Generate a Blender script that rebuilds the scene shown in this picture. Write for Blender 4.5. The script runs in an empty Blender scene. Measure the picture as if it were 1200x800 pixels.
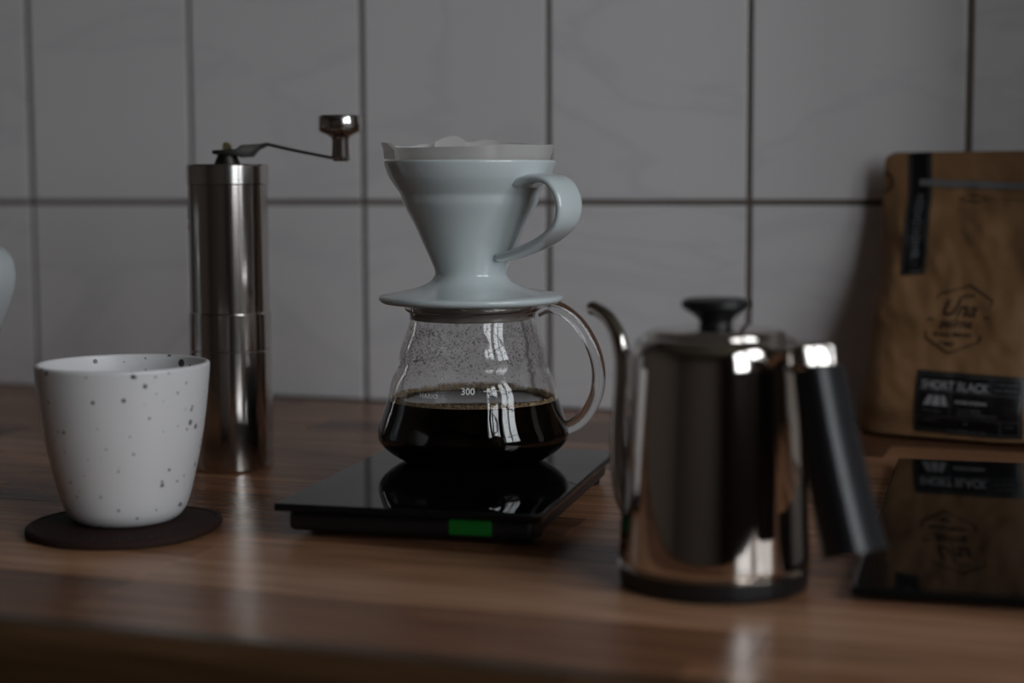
import bpy, bmesh, math, random
from mathutils import Vector, Matrix, noise

scene = bpy.context.scene
COL = scene.collection
rnd = random.Random(7)
R = math.radians
PI = math.pi

# ------------------------------------------------------------------ camera
# room frame: tiled wall in the plane y = 0, worktop surface z = 0
cam_data = bpy.data.cameras.new('camera')
cam = bpy.data.objects.new('camera', cam_data)
COL.objects.link(cam)
cam.matrix_world = (Matrix.Translation((0.0, -1.18145, 0.16903))
                    @ Matrix.Rotation(R(19.078), 4, 'Z')
                    @ Matrix.Rotation(R(90 - 5.472), 4, 'X')
                    @ Matrix.Rotation(R(-0.226), 4, 'Z'))
cam_data.lens = 58.5
cam_data.sensor_width = 36.0
cam_data.clip_start = 0.02
cam_data.clip_end = 50
cam_data.dof.use_dof = True
cam_data.dof.focus_distance = 0.88
cam_data.dof.aperture_fstop = 3.9
cam_data.dof.aperture_blades = 0
scene.camera = cam

# ------------------------------------------------------------------ sky and light
SKY = 7.7
world = bpy.data.worlds.new('overcast_sky')
scene.world = world
world.use_nodes = True
wn, wl = world.node_tree.nodes, world.node_tree.links
wn.clear()
w_out = wn.new('ShaderNodeOutputWorld')
w_bg = wn.new('ShaderNodeBackground')
w_tc = wn.new('ShaderNodeTexCoord')
w_sep = wn.new('ShaderNodeSeparateXYZ')
w_ramp = wn.new('ShaderNodeValToRGB')
w_ramp.color_ramp.elements[0].position = 0.44
w_ramp.color_ramp.elements[0].color = (0.10, 0.10, 0.08, 1)
w_ramp.color_ramp.elements[1].position = 0.53
w_ramp.color_ramp.elements[1].color = (0.92, 0.95, 1.0, 1)
w_map = wn.new('ShaderNodeMath')
w_map.operation = 'MULTIPLY_ADD'
w_map.inputs[1].default_value = 0.5
w_map.inputs[2].default_value = 0.5
wl.new(w_tc.outputs['Generated'], w_sep.inputs[0])
wl.new(w_sep.outputs['Z'], w_map.inputs[0])
wl.new(w_map.outputs[0], w_ramp.inputs[0])
wl.new(w_ramp.outputs[0], w_bg.inputs['Color'])
w_bg.inputs['Strength'].default_value = SKY
wl.new(w_bg.outputs[0], w_out.inputs[0])

WALL_R = 1.1                                   # right wall of the room
# window openings in the right wall: (y0, y1, z0, z1)
WINDOWS = [(-1.22, -0.62, 0.16, 1.40), (-2.10, -1.32, 0.16, 1.40)]
for (y0, y1, z0, z1) in WINDOWS:               # light portals: no light of their own, they aim sky samples
    ld = bpy.data.lights.new('window_portal', 'AREA')
    ld.shape = 'RECTANGLE'
    ld.size = z1 - z0
    ld.size_y = y1 - y0
    ld.cycles.is_portal = True
    lo = bpy.data.objects.new('window_portal', ld)
    lo.location = (WALL_R + 0.08, (y0 + y1) / 2, (z0 + z1) / 2)
    lo.rotation_euler = (0, R(90), 0)
    COL.objects.link(lo)

vs = scene.view_settings
vs.view_transform = 'Standard'
vs.look = 'None'
vs.exposure = 0.0
vs.gamma = 1.0
vs.use_curve_mapping = False
cy = scene.cycles
cy.use_denoising = True
cy.max_bounces = 14
cy.transmission_bounces = 14
cy.transparent_max_bounces = 12
cy.glossy_bounces = 6
cy.diffuse_bounces = 4
cy.sample_clamp_indirect = 4.0
cy.caustics_reflective = True
cy.caustics_refractive = True
cy.blur_glossy = 0.5

# ------------------------------------------------------------------ helpers
def mat(name, color=(0.5, 0.5, 0.5), rough=0.5, metal=0.0, spec=0.5, ior=1.45, coat=0.0, coat_rough=0.05, trans=0.0):
    m = bpy.data.materials.new(name)
    m.use_nodes = True
    b = m.node_tree.nodes['Principled BSDF']
    b.inputs['Base Color'].default_value = (*color, 1)
    b.inputs['Roughness'].default_value = rough
    b.inputs['Metallic'].default_value = metal
    b.inputs['Specular IOR Level'].default_value = spec
    b.inputs['IOR'].default_value = ior
    b.inputs['Coat Weight'].default_value = coat
    b.inputs['Coat Roughness'].default_value = coat_rough
    b.inputs['Transmission Weight'].default_value = trans
    return m

def nodes(m):
    t = m.node_tree
    return t, t.nodes, t.links, t.nodes['Principled BSDF']

def noise_bump(m, scale, strength, dist=0.001, detail=3, coords='Object', stretch=(1, 1, 1)):
    t, n, l, b = nodes(m)
    tc = n.new('ShaderNodeTexCoord')
    mp = n.new('ShaderNodeMapping')
    mp.inputs['Scale'].default_value = stretch
    nz = n.new('ShaderNodeTexNoise')
    nz.inputs['Scale'].default_value = scale
    nz.inputs['Detail'].default_value = detail
    bp = n.new('ShaderNodeBump')
    bp.inputs['Strength'].default_value = strength
    bp.inputs['Distance'].default_value = dist
    l.new(tc.outputs[coords], mp.inputs[0])
    l.new(mp.outputs[0], nz.inputs['Vector'])
    l.new(nz.outputs['Fac'], bp.inputs['Height'])
    l.new(bp.outputs[0], b.inputs['Normal'])
    return nz

class MB:
    def __init__(self):
        self.v, self.f = [], []

    def add(self, verts, faces):
        o = len(self.v)
        self.v += [tuple(p) for p in verts]
        self.f += [tuple(i + o for i in q) for q in faces]
        return self

    def box(self, x0, x1, y0, y1, z0, z1):
        return self.add([(x0, y0, z0), (x1, y0, z0), (x1, y1, z0), (x0, y1, z0),
                         (x0, y0, z1), (x1, y0, z1), (x1, y1, z1), (x0, y1, z1)],
                        [(0, 3, 2, 1), (4, 5, 6, 7), (0, 1, 5, 4), (1, 2, 6, 5), (2, 3, 7, 6), (3, 0, 4, 7)])

    def lathe(self, prof, n=64, c=(0, 0, 0), closed=False):
        """prof: (r, z) pairs, points with r == 0 close the surface at the axis"""
        vs_, rings = [], []
        for r, z in prof:
            if r <= 1e-9:
                rings.append([len(vs_)])
                vs_.append((c[0], c[1], c[2] + z))
            else:
                rings.append(list(range(len(vs_), len(vs_) + n)))
                for k in range(n):
                    a = 2 * PI * k / n
                    vs_.append((c[0] + r * math.cos(a), c[1] + r * math.sin(a), c[2] + z))
        fs = []
        pairs = list(zip(rings, rings[1:]))
        if closed:
            pairs.append((rings[-1], rings[0]))
        for A, B in pairs:
            if len(A) == 1 and len(B) == 1:
                continue
            for k in range(n):
                k2 = (k + 1) % n
                if len(A) == 1:
                    fs.append((A[0], B[k2], B[k]))
                elif len(B) == 1:
                    fs.append((A[k], A[k2], B[0]))
                else:
                    fs.append((A[k], A[k2], B[k2], B[k]))
        return self.add(vs_, fs)

    def tube(self, pts, rad, n=16, flat=None, side=None, cap=True):
        """sweep an ellipse along pts; rad: radius or list; flat: list of the half-width along 'side'"""
        pts = [Vector(p) for p in pts]
        m = len(pts)
        rad = rad if isinstance(rad, (list, tuple)) else [rad] * m
        wid = rad if flat is None else (flat if isinstance(flat, (list, tuple)) else [flat] * m)
        rings, prev = [], None
        vs_ = []
        for i, p in enumerate(pts):
            t = (pts[min(i + 1, m - 1)] - pts[max(i - 1, 0)]).normalized()
            if side is not None:
                a = (Vector(side) - t * Vector(side).dot(t)).normalized()
            elif prev is None:
                ref = Vector((0, 0, 1)) if abs(t.z) < 0.9 else Vector((1, 0, 0))
                a = t.cross(ref).normalized()
            else:
                a = (prev - t * prev.dot(t)).normalized()
            prev = a
            b = t.cross(a)
            rings.append(list(range(len(vs_), len(vs_) + n)))
            for k in range(n):
                q = 2 * PI * k / n
                cq, sq = math.cos(q), math.sin(q)
                if flat is not None:               # squarish strap section
                    cq = math.copysign(abs(cq) ** 0.55, cq)
                    sq = math.copysign(abs(sq) ** 0.75, sq)
                vs_.append(p + a * cq * wid[i] + b * sq * rad[i])
        fs = []
        for A, B in zip(rings, rings[1:]):
            for k in range(n):
                k2 = (k + 1) % n
                fs.append((A[k], A[k2], B[k2], B[k]))
        if cap:
            fs.append(tuple(reversed(rings[0])))
            fs.append(tuple(rings[-1]))
        return self.add(vs_, fs)

    def build(self, name, material, parent=None, smooth=40, bevel=0.0, bevel_seg=3, subsurf=0, link=True):
        me = bpy.data.meshes.new(name)
        me.from_pydata(self.v, [], self.f)
        bm = bmesh.new()
        bm.from_mesh(me)
        bmesh.ops.recalc_face_normals(bm, faces=bm.faces)
        if bevel:
            es = [e for e in bm.edges if len(e.link_faces) == 2 and e.calc_face_angle(0) > R(30)]
            bmesh.ops.bevel(bm, geom=es, offset=bevel, segments=bevel_seg, profile=0.5, affect='EDGES', clamp_overlap=True)
        bm.to_mesh(me)
        bm.free()
        if smooth:
            me.polygons.foreach_set('use_smooth', [True] * len(me.polygons))
            me.set_sharp_from_angle(angle=R(smooth))
        me.materials.append(material)
        o = bpy.data.objects.new(name, me)
        if link:
            COL.objects.link(o)
        if parent:
            o.parent = parent
        if subsurf:
            s = o.modifiers.new('smooth', 'SUBSURF')
            s.levels = s.render_levels = subsurf
        return o

def catmull(pts, per=8):
    pts = [Vector(p) for p in pts]
    out = []
    for i in range(len(pts) - 1):
        p0, p1, p2, p3 = pts[max(i - 1, 0)], pts[i], pts[i + 1], pts[min(i + 2, len(pts) - 1)]
        for k in range(per):
            t = k / per
            out.append(0.5 * ((2 * p1) + (p2 - p0) * t + (2 * p0 - 5 * p1 + 4 * p2 - p3) * t * t
                              + (3 * p1 - p0 - 3 * p2 + p3) * t ** 3))
    out.append(pts[-1])
    return out

def prof_smooth(pts, per=5):
    return [(max(v.x, 0.0), v.y) for v in catmull([(a, b, 0) for a, b in pts], per)]

def mm(pts):
    return [(a / 1000, b / 1000) for a, b in pts]

def interp(tab, x):
    if x <= tab[0][0]:
        return tab[0][1]
    for (a, va), (b, vb) in zip(tab, tab[1:]):
        if x <= b:
            t = (x - a) / (b - a)
            t = t * t * (3 - 2 * t)
            return va + (vb - va) * t
    return tab[-1][1]

def thing(name, label, cat, loc=(0, 0, 0), rz=0.0, group=None):
    o = bpy.data.objects.new(name, None)
    o.empty_display_size = 0.03
    o.location = loc
    o.rotation_euler = (0, 0, rz)
    COL.objects.link(o)
    o['label'] = label
    o['category'] = cat
    if group:
        o['group'] = group
    return o

def struct(o):
    o['kind'] = 'structure'
    return o

_text_cache = {}
def text_mesh(s, size, bold=0.0, shear=0.0, space=1.0):
    """flat lettering: vertices (x, y) centred on x, baseline at 0; faces"""
    cu = bpy.data.curves.new('lettering', 'FONT')
    cu.body = s
    cu.size = size
    cu.shear = shear
    cu.offset = bold
    cu.space_character = space
    cu.align_x = 'CENTER'
    cu.resolution_u = 3
    o = bpy.data.objects.new('lettering', cu)
    COL.objects.link(o)
    dg = bpy.context.evaluated_depsgraph_get()
    me = o.evaluated_get(dg).to_mesh()
    V = [(v.co.x, v.co.y) for v in me.vertices]
    F = [tuple(p.vertices) for p in me.polygons]
    o.evaluated_get(dg).to_mesh_clear()
    bpy.data.objects.remove(o)
    bpy.data.curves.remove(cu)
    return V, F

# ------------------------------------------------------------------ materials of the room
def make_tile_mat():
    m = mat('glazed_marbled_tile', (0.5, 0.5, 0.5), rough=0.22, spec=0.4)
    t, n, l, b = nodes(m)
    tc = n.new('ShaderNodeTexCoord')
    oi = n.new('ShaderNodeObjectInfo')
    cmb = n.new('ShaderNodeVectorMath'); cmb.operation = 'MULTIPLY_ADD'
    cmb.inputs[1].default_value = (3.1, 1.7, 2.3)
    rot = n.new('ShaderNodeMapping')
    rot.inputs['Rotation'].default_value = (0, R(38), 0)
    rot.inputs['Scale'].default_value = (3.0, 6, 8)
    nz = n.new('ShaderNodeTexNoise')
    nz.inputs['Scale'].default_value = 1.0
    nz.inputs['Detail'].default_value = 4
    nz.inputs['Distortion'].default_value = 1.4
    rp = n.new('ShaderNodeValToRGB')
    e = rp.color_ramp.elements
    e[0].position = 0.46; e[0].color = (0.70, 0.68, 0.69, 1)
    e[1].position = 0.54; e[1].color = (0.71, 0.69, 0.70, 1)
    d = rp.color_ramp.elements.new(0.50); d.color = (0.655, 0.64, 0.655, 1)
    l.new(oi.outputs['Color'], cmb.inputs[0])
    l.new(tc.outputs['Object'], cmb.inputs[2])
    l.new(cmb.outputs[0], rot.inputs[0])
    l.new(rot.outputs[0], nz.inputs['Vector'])
    l.new(nz.outputs['Fac'], rp.inputs[0])
    l.new(rp.outputs[0], b.inputs['Base Color'])
    n2 = n.new('ShaderNodeTexNoise'); n2.inputs['Scale'].default_value = 14
    bp = n.new('ShaderNodeBump'); bp.inputs['Strength'].default_value = 0.04; bp.inputs['Distance'].default_value = 0.002
    l.new(tc.outputs['Object'], n2.inputs['Vector'])
    l.new(n2.outputs['Fac'], bp.inputs['Height'])
    l.new(bp.outputs[0], b.inputs['Normal'])
    return m

def make_wood_mat():
    m = mat('oiled_stave_wood', (0.2, 0.1, 0.06), rough=0.27, spec=0.14)
    t, n, l, b = nodes(m)
    tc = n.new('ShaderNodeTexCoord')
    oi = n.new('ShaderNodeObjectInfo')
    off = n.new('ShaderNodeVectorMath'); off.operation = 'MULTIPLY_ADD'
    off.inputs[1].default_value = (37.0, 53.0, 71.0)
    mp = n.new('ShaderNodeMapping'); mp.inputs['Scale'].default_value = (5, 70, 70)
    nz = n.new('ShaderNodeTexNoise'); nz.inputs['Scale'].default_value = 1.6; nz.inputs['Detail'].default_value = 6
    nz.inputs['Distortion'].default_value = 0.6
    mp2 = n.new('ShaderNodeMapping'); mp2.inputs['Scale'].default_value = (14, 420, 420)
    nf = n.new('ShaderNodeTexNoise'); nf.inputs['Scale'].default_value = 1.0; nf.inputs['Detail'].default_value = 2
    rp = n.new('ShaderNodeValToRGB')
    rp.color_ramp.elements[0].position = 0.3; rp.color_ramp.elements[0].color = (0.62, 0.60, 0.58, 1)
    rp.color_ramp.elements[1].position = 0.75; rp.color_ramp.elements[1].color = (1.18, 1.2, 1.22, 1)
    rp2 = n.new('ShaderNodeValToRGB')
    rp2.color_ramp.elements[0].position = 0.35; rp2.color_ramp.elements[0].color = (0.72, 0.70, 0.68, 1)
    rp2.color_ramp.elements[1].position = 0.55; rp2.color_ramp.elements[1].color = (1, 1, 1, 1)
    mx = n.new('ShaderNodeMix'); mx.data_type = 'RGBA'; mx.blend_type = 'MULTIPLY'; mx.inputs['Factor'].default_value = 1
    mx2 = n.new('ShaderNodeMix'); mx2.data_type = 'RGBA'; mx2.blend_type = 'MULTIPLY'; mx2.inputs['Factor'].default_value = 1
    comb = n.new('ShaderNodeCombineXYZ')
    l.new(oi.outputs['Random'], comb.inputs[0]); l.new(oi.outputs['Random'], comb.inputs[1]); l.new(oi.outputs['Random'], comb.inputs[2])
    l.new(comb.outputs[0], off.inputs[0])
    l.new(tc.outputs['Object'], off.inputs[2])
    l.new(off.outputs[0], mp.inputs[0]); l.new(off.outputs[0], mp2.inputs[0])
    l.new(mp.outputs[0], nz.inputs['Vector']); l.new(mp2.outputs[0], nf.inputs['Vector'])
    l.new(nz.outputs['Fac'], rp.inputs[0]); l.new(nf.outputs['Fac'], rp2.inputs[0])
    l.new(oi.outputs['Color'], mx.inputs['A']); l.new(rp.outputs[0], mx.inputs['B'])
    l.new(mx.outputs['Result'], mx2.inputs['A']); l.new(rp2.outputs[0], mx2.inputs['B'])
    l.new(mx2.outputs['Result'], b.inputs['Base Color'])
    bp = n.new('ShaderNodeBump'); bp.inputs['Strength'].default_value = 0.25; bp.inputs['Distance'].default_value = 0.0004
    l.new(nf.outputs['Fac'], bp.inputs['Height'])
    l.new(bp.outputs[0], b.inputs['Normal'])
    return m

M_TILE = make_tile_mat()
M_WOOD = make_wood_mat()
M_GROUT = mat('grey_brown_grout', (0.155, 0.132, 0.115), rough=0.9, spec=0.2)
noise_bump(M_GROUT, 400, 0.4, 0.0005)
M_PAINT = mat('warm_wall_paint', (0.15, 0.12, 0.10), rough=0.85)
noise_bump(M_PAINT, 120, 0.2, 0.001)
M_CEIL = mat('ceiling_paint', (0.45, 0.42, 0.39), rough=0.9)
noise_bump(M_CEIL, 120, 0.2, 0.001)
M_FLOOR = mat('dark_floor', (0.10, 0.07, 0.05), rough=0.5)
noise_bump(M_FLOOR, 40, 0.2, 0.001)
M_FRAME = mat('white_window_paint', (0.55, 0.55, 0.55), rough=0.4)
noise_bump(M_FRAME, 60, 0.1, 0.001)

# ------------------------------------------------------------------ room shell
X0, X1, Y0, Z0, Z1 = -2.2, WALL_R, -3.2, -0.9, 1.6
struct(MB().box(X0 - 0.1, X1 + 0.1, Y0 - 0.1, 0.12, Z0 - 0.1, Z0).build('floor', M_FLOOR, smooth=0))
struct(MB().box(X0 - 0.1, X1 + 0.1, Y0 - 0.1, 0.12, Z1, Z1 + 0.1).build('ceiling', M_CEIL, smooth=0))
struct(MB().box(X0 - 0.1, X0, Y0, 0.0, Z0, Z1).build('wall_left', M_PAINT, smooth=0))
struct(MB().box(X0 - 0.1, X1 + 0.1, Y0 - 0.1, Y0, Z0, Z1).build('wall_front', M_PAINT, smooth=0))
wr = MB()                                            # right wall, built around its two window openings
ys = sorted([Y0, 0.0] + [v for w in WINDOWS for v in w[:2]])
for a, b in zip(ys, ys[1:]):
    hole = [w for w in WINDOWS if abs(w[0] - a) < 1e-6]
    if hole:
        wr.box(X1, X1 + 0.09, a, b, Z0, hole[0][2])
        wr.box(X1, X1 + 0.09, a, b, hole[0][3], Z1)
    else:
        wr.box(X1, X1 + 0.09, a, b, Z0, Z1)
struct(wr.build('wall_right', M_PAINT, smooth=0))

struct(MB().box(0.112, 0.36, -0.19, 0.002, 0.001, Z1).build('shade_block_1', M_CEIL, smooth=0))   # unseen block, added to shade the right end of the tiles
M_PANE = bpy.data.materials.new('window_pane_glass')
M_PANE.use_nodes = True
pt = M_PANE.node_tree
pt.nodes.clear()
p_out = pt.nodes.new('ShaderNodeOutputMaterial')
p_mix = pt.nodes.new('ShaderNodeMixShader')
p_tr = pt.nodes.new('ShaderNodeBsdfTransparent'); p_tr.inputs[0].default_value = (0.95, 0.97, 0.96, 1)
p_gl = pt.nodes.new('ShaderNodeBsdfGlossy'); p_gl.inputs['Roughness'].default_value = 0.0
p_lw = pt.nodes.new('ShaderNodeLayerWeight')
p_pw = pt.nodes.new('ShaderNodeMath'); p_pw.operation = 'POWER'; p_pw.inputs[1].default_value = 5.0
p_fr = pt.nodes.new('ShaderNodeMath'); p_fr.operation = 'MULTIPLY_ADD'; p_fr.inputs[1].default_value = 0.9; p_fr.inputs[2].default_value = 0.06
pt.links.new(p_lw.outputs['Facing'], p_pw.inputs[0])
pt.links.new(p_pw.outputs[0], p_fr.inputs[0])
pt.links.new(p_fr.outputs[0], p_mix.inputs[0])
pt.links.new(p_tr.outputs[0], p_mix.inputs[1])
pt.links.new(p_gl.outputs[0], p_mix.inputs[2])
pt.links.new(p_mix.outputs[0], p_out.inputs[0])

for i, (y0, y1, z0, z1) in enumerate(WINDOWS):
    xw = WALL_R + 0.035
    root = bpy.data.objects.new('window_%d' % (i + 1), None)
    root.location = (xw, (y0 + y1) / 2, z0)
    root['kind'] = 'structure'
    COL.objects.link(root)
    hw, hh = (y1 - y0) / 2, z1 - z0
    fr = MB()
    t = 0.04
    fr.box(-0.03, 0.03, -hw, -hw + t, 0, hh).box(-0.03, 0.03, hw - t, hw, 0, hh)
    fr.box(-0.03, 0.03, -hw + t, hw - t, 0, t).box(-0.03, 0.03, -hw + t, hw - t, hh - t, hh)
    fr.build('window_frame', M_FRAME, root, smooth=0)
    MB().box(-0.02, 0.02, -0.022, 0.022, t, hh - t).build('mullion', M_FRAME, root, smooth=0)
    for zc in (hh * 0.36, hh * 0.68):
        for s in (-1, 1):
            a, b = (0.022, hw - t) if s > 0 else (-hw + t, -0.022)
            MB().box(-0.015, 0.015, a, b, zc - 0.014, zc + 0.014).build('glazing_bar', M_FRAME, root, smooth=0)
    for s in (-1, 1):
        a, b = (0.022, hw - t) if s > 0 else (-hw + t, -0.022)
        for za, zb in ((t, hh * 0.36 - 0.014), (hh * 0.36 + 0.014, hh * 0.68 - 0.014), (hh * 0.68 + 0.014, hh - t)):
            me = MB().add([(0, a, za), (0, b, za), (0, b, zb), (0, a, zb)], [(0, 1, 2, 3)])
            me.build('pane', M_PANE, root, smooth=0)

# tiled wall: recessed grout plane and one object per tile
wall = struct(MB().box(X0 - 0.1, X1 + 0.1, 0.0004, 0.12, Z0, Z1).build('wall_back', M_GROUT, smooth=0))
TW, TH, JO = 0.150, 0.200, 0.0042
TX, TZ = -0.8289, 0.15375

def tile_mesh(w, h):
    mb = MB()
    d = 0.006
    mb.box(-w / 2, w / 2, -d, -0.0042, 0, h)
    o = mb.build('tile', M_TILE, None, smooth=12, bevel=0.0008, bevel_seg=2, link=False)
    return o.data
full_tile = tile_mesh(TW - JO, TH - JO)
cut_tile = tile_mesh(TW - JO, TZ - JO / 2 - 0.001)
for row in range(-1, 5):
    for k in range(-8, 15):
        xc = TX + TW * (k + 0.5)
        if xc < -1.55 or xc > 1.02:
            continue
        o = bpy.data.objects.new('tile', cut_tile if row < 0 else full_tile)
        o.location = (xc + rnd.uniform(-.0003, .0003), 0.0045 + rnd.uniform(-.0003, .0003),
                      0.001 if row < 0 else TZ + TH * row + JO / 2)
        o.color = (rnd.random() * 9, rnd.random() * 9, rnd.random() * 9, 1)
        o.parent = wall
        COL.objects.link(o)

# ------------------------------------------------------------------ worktop of glued staves
top = thing('worktop', 'brown wooden kitchen worktop of glued staves along the tiled wall', 'worktop', (0, 0, 0))
SW = 0.0465
PAL = [(0.37, 0.180, 0.098), (0.275, 0.130, 0.070), (0.43, 0.225, 0.128), (0.175, 0.083, 0.046),
       (0.335, 0.168, 0.096), (0.47, 0.255, 0.150), (0.235, 0.110, 0.060), (0.40, 0.198, 0.107)]
XA, XB = -1.5, 1.09
rows = [(-0.0145 - SW * (k + 1), -0.0145 - SW * k) for k in range(-1, 13)]
rows = [(a, min(b, -0.004)) for a, b in rows]
FRONT = -0.636
rows.append((FRONT, rows[-1][0]))
rows.append((FRONT - 0.018, FRONT))                  # narrow front row, coloured darker than the other staves
for ri, (ya, yb) in enumerate(rows):
    x = XA - rnd.uniform(0, 0.3)
    while x < XB:
        ln = rnd.uniform(0.22, 0.52)
        x2 = min(x + ln, XB)
        if x2 > XA:
            xa = max(x, XA)
            mb = MB()
            hx, hy = (x2 - xa) / 2 - 0.00012, (yb - ya) / 2 - 0.00012
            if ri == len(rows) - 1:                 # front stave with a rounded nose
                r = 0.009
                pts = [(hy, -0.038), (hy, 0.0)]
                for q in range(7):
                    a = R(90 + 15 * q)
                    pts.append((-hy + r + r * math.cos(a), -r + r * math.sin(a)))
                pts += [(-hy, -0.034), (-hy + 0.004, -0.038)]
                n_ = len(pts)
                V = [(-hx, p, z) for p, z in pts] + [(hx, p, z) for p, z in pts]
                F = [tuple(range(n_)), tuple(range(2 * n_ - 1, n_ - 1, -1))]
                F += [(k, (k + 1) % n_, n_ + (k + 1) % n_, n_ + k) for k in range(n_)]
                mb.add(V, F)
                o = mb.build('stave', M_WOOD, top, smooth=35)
            else:
                mb.box(-hx, hx, -hy, hy, -0.038, 0.0)
                o = mb.build('stave', M_WOOD, top, smooth=0, bevel=0.00025, bevel_seg=1)
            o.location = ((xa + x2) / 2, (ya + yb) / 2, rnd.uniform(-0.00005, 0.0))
            c = rnd.choice(PAL)
            f = rnd.uniform(0.85, 1.12)
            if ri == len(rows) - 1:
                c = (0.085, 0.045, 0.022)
            o.color = (c[0] * f, c[1] * f, c[2] * f, 1)
        x = x2 + 0.0

# ------------------------------------------------------------------ materials of the objects
def brushed(name, color, rough, aniso=0.6, axis_scale=(1, 1, 300)):
    m = mat(name, color, rough=rough, metal=1.0)
    noise_bump(m, 3.0, 0.05, 0.0002, 2, stretch=axis_scale)
    return m
M_STEEL = brushed('brushed_steel', (0.52, 0.48, 0.45), 0.15)
M_STEEL2 = brushed('brushed_lid_steel', (0.58, 0.55, 0.53), 0.18)
M_POLISH = mat('polished_steel', (0.66, 0.61, 0.57), rough=0.06, metal=1.0)
noise_bump(M_POLISH, 25, 0.02, 0.0005)
M_DARKSTEEL = mat('dark_crank_steel', (0.10, 0.095, 0.09), rough=0.35, metal=1.0)
noise_bump(M_DARKSTEEL, 300, 0.1, 0.0002)
M_BRASS = mat('brass_nut', (0.62, 0.55, 0.32), rough=0.3, metal=1.0)
noise_bump(M_BRASS, 300, 0.1, 0.0002)
M_BLACK = mat('black_plastic', (0.008, 0.008, 0.009), rough=0.38)
noise_bump(M_BLACK, 500, 0.15, 0.0002)
M_HANDLE = mat('black_grip_plastic', (0.010, 0.010, 0.012), rough=0.33)
noise_bump(M_HANDLE, 500, 0.15, 0.0002)
M_BGLASS = mat('black_glass', (0.004, 0.0045, 0.005), rough=0.015, ior=1.27)
noise_bump(M_BGLASS, 4, 0.004, 0.0005)
M_LCD = mat('green_display', (0.002, 0.02, 0.004), rough=0.3)
t_, n_, l_, b_ = nodes(M_LCD)
b_.inputs['Emission Color'].default_value = (0.01, 0.6, 0.06, 1)
b_.inputs['Emission Strength'].default_value = 0.027
M_PORC = mat('white_porcelain', (0.60, 0.665, 0.68), rough=0.16, coat=0.6, coat_rough=0.05)
noise_bump(M_PORC, 60, 0.03, 0.0006)
M_JUG = mat('white_jug_glaze', (0.44, 0.47, 0.485), rough=0.2, coat=0.4)
noise_bump(M_JUG, 60, 0.03, 0.0006)
M_GLASS = mat('clear_glass', (1, 1, 1), rough=0.0, ior=1.47, trans=1.0)
t_, n_, l_, b_ = nodes(M_GLASS)
M_DROP = mat('water_droplet', (1, 1, 1), rough=0.0, ior=1.33, trans=1.0)
M_COFFEE = mat('black_coffee', (0.0035, 0.0018, 0.001), rough=0.02, ior=1.34)
noise_bump(M_COFFEE, 8, 0.02, 0.0005)
M_FOAM = mat('coffee_bubbles', (0.46, 0.33, 0.19), rough=0.25)
noise_bump(M_FOAM, 900, 0.2, 0.0002)
M_PRINT = mat('white_glass_print', (0.85, 0.85, 0.85), rough=0.6)
M_COLLAR = mat('porcelain_collar', (0.34, 0.30, 0.27), rough=0.35)
noise_bump(M_COLLAR, 60, 0.05, 0.0006)
M_PAPER = bpy.data.materials.new('filter_paper')
M_PAPER.use_nodes = True
pt = M_PAPER.node_tree
b = pt.nodes['Principled BSDF']
b.inputs['Roughness'].default_value = 0.9
b.inputs['Specular IOR Level'].default_value = 0.1
tl = pt.nodes.new('ShaderNodeBsdfTranslucent')
mx = pt.nodes.new('ShaderNodeMixShader'); mx.inputs[0].default_value = 0.5
sep = pt.nodes.new('ShaderNodeSeparateXYZ')
tc = pt.nodes.new('ShaderNodeTexCoord')
rg = pt.nodes.new('ShaderNodeMapRange')
rg.inputs['From Min'].default_value = 0.070; rg.inputs['From Max'].default_value = 0.0825
rp = pt.nodes.new('ShaderNodeValToRGB')                # coffee has soaked the lower part of the paper
rp.color_ramp.elements[0].color = (0.52, 0.42, 0.29, 1)
rp.color_ramp.elements[1].color = (0.82, 0.80, 0.79, 1)
nzp = pt.nodes.new('ShaderNodeTexNoise'); nzp.inputs['Scale'].default_value = 90
addn = pt.nodes.new('ShaderNodeMath'); addn.operation = 'MULTIPLY_ADD'; addn.inputs[1].default_value = 0.006
pt.links.new(tc.outputs['Object'], sep.inputs[0])
pt.links.new(tc.outputs['Object'], nzp.inputs['Vector'])
pt.links.new(nzp.outputs['Fac'], addn.inputs[0])
pt.links.new(sep.outputs['Z'], addn.inputs[2])
pt.links.new(addn.outputs[0], rg.inputs[0])
pt.links.new(rg.outputs[0], rp.inputs[0])
pt.links.new(rp.outputs[0], b.inputs['Base Color'])
pt.links.new(rp.outputs[0], tl.inputs['Color'])
pt.links.new(b.outputs[0], mx.inputs[1])
pt.links.new(tl.outputs[0], mx.inputs[2])
pt.links.new(mx.outputs[0], pt.nodes['Material Output'].inputs[0])

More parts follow.
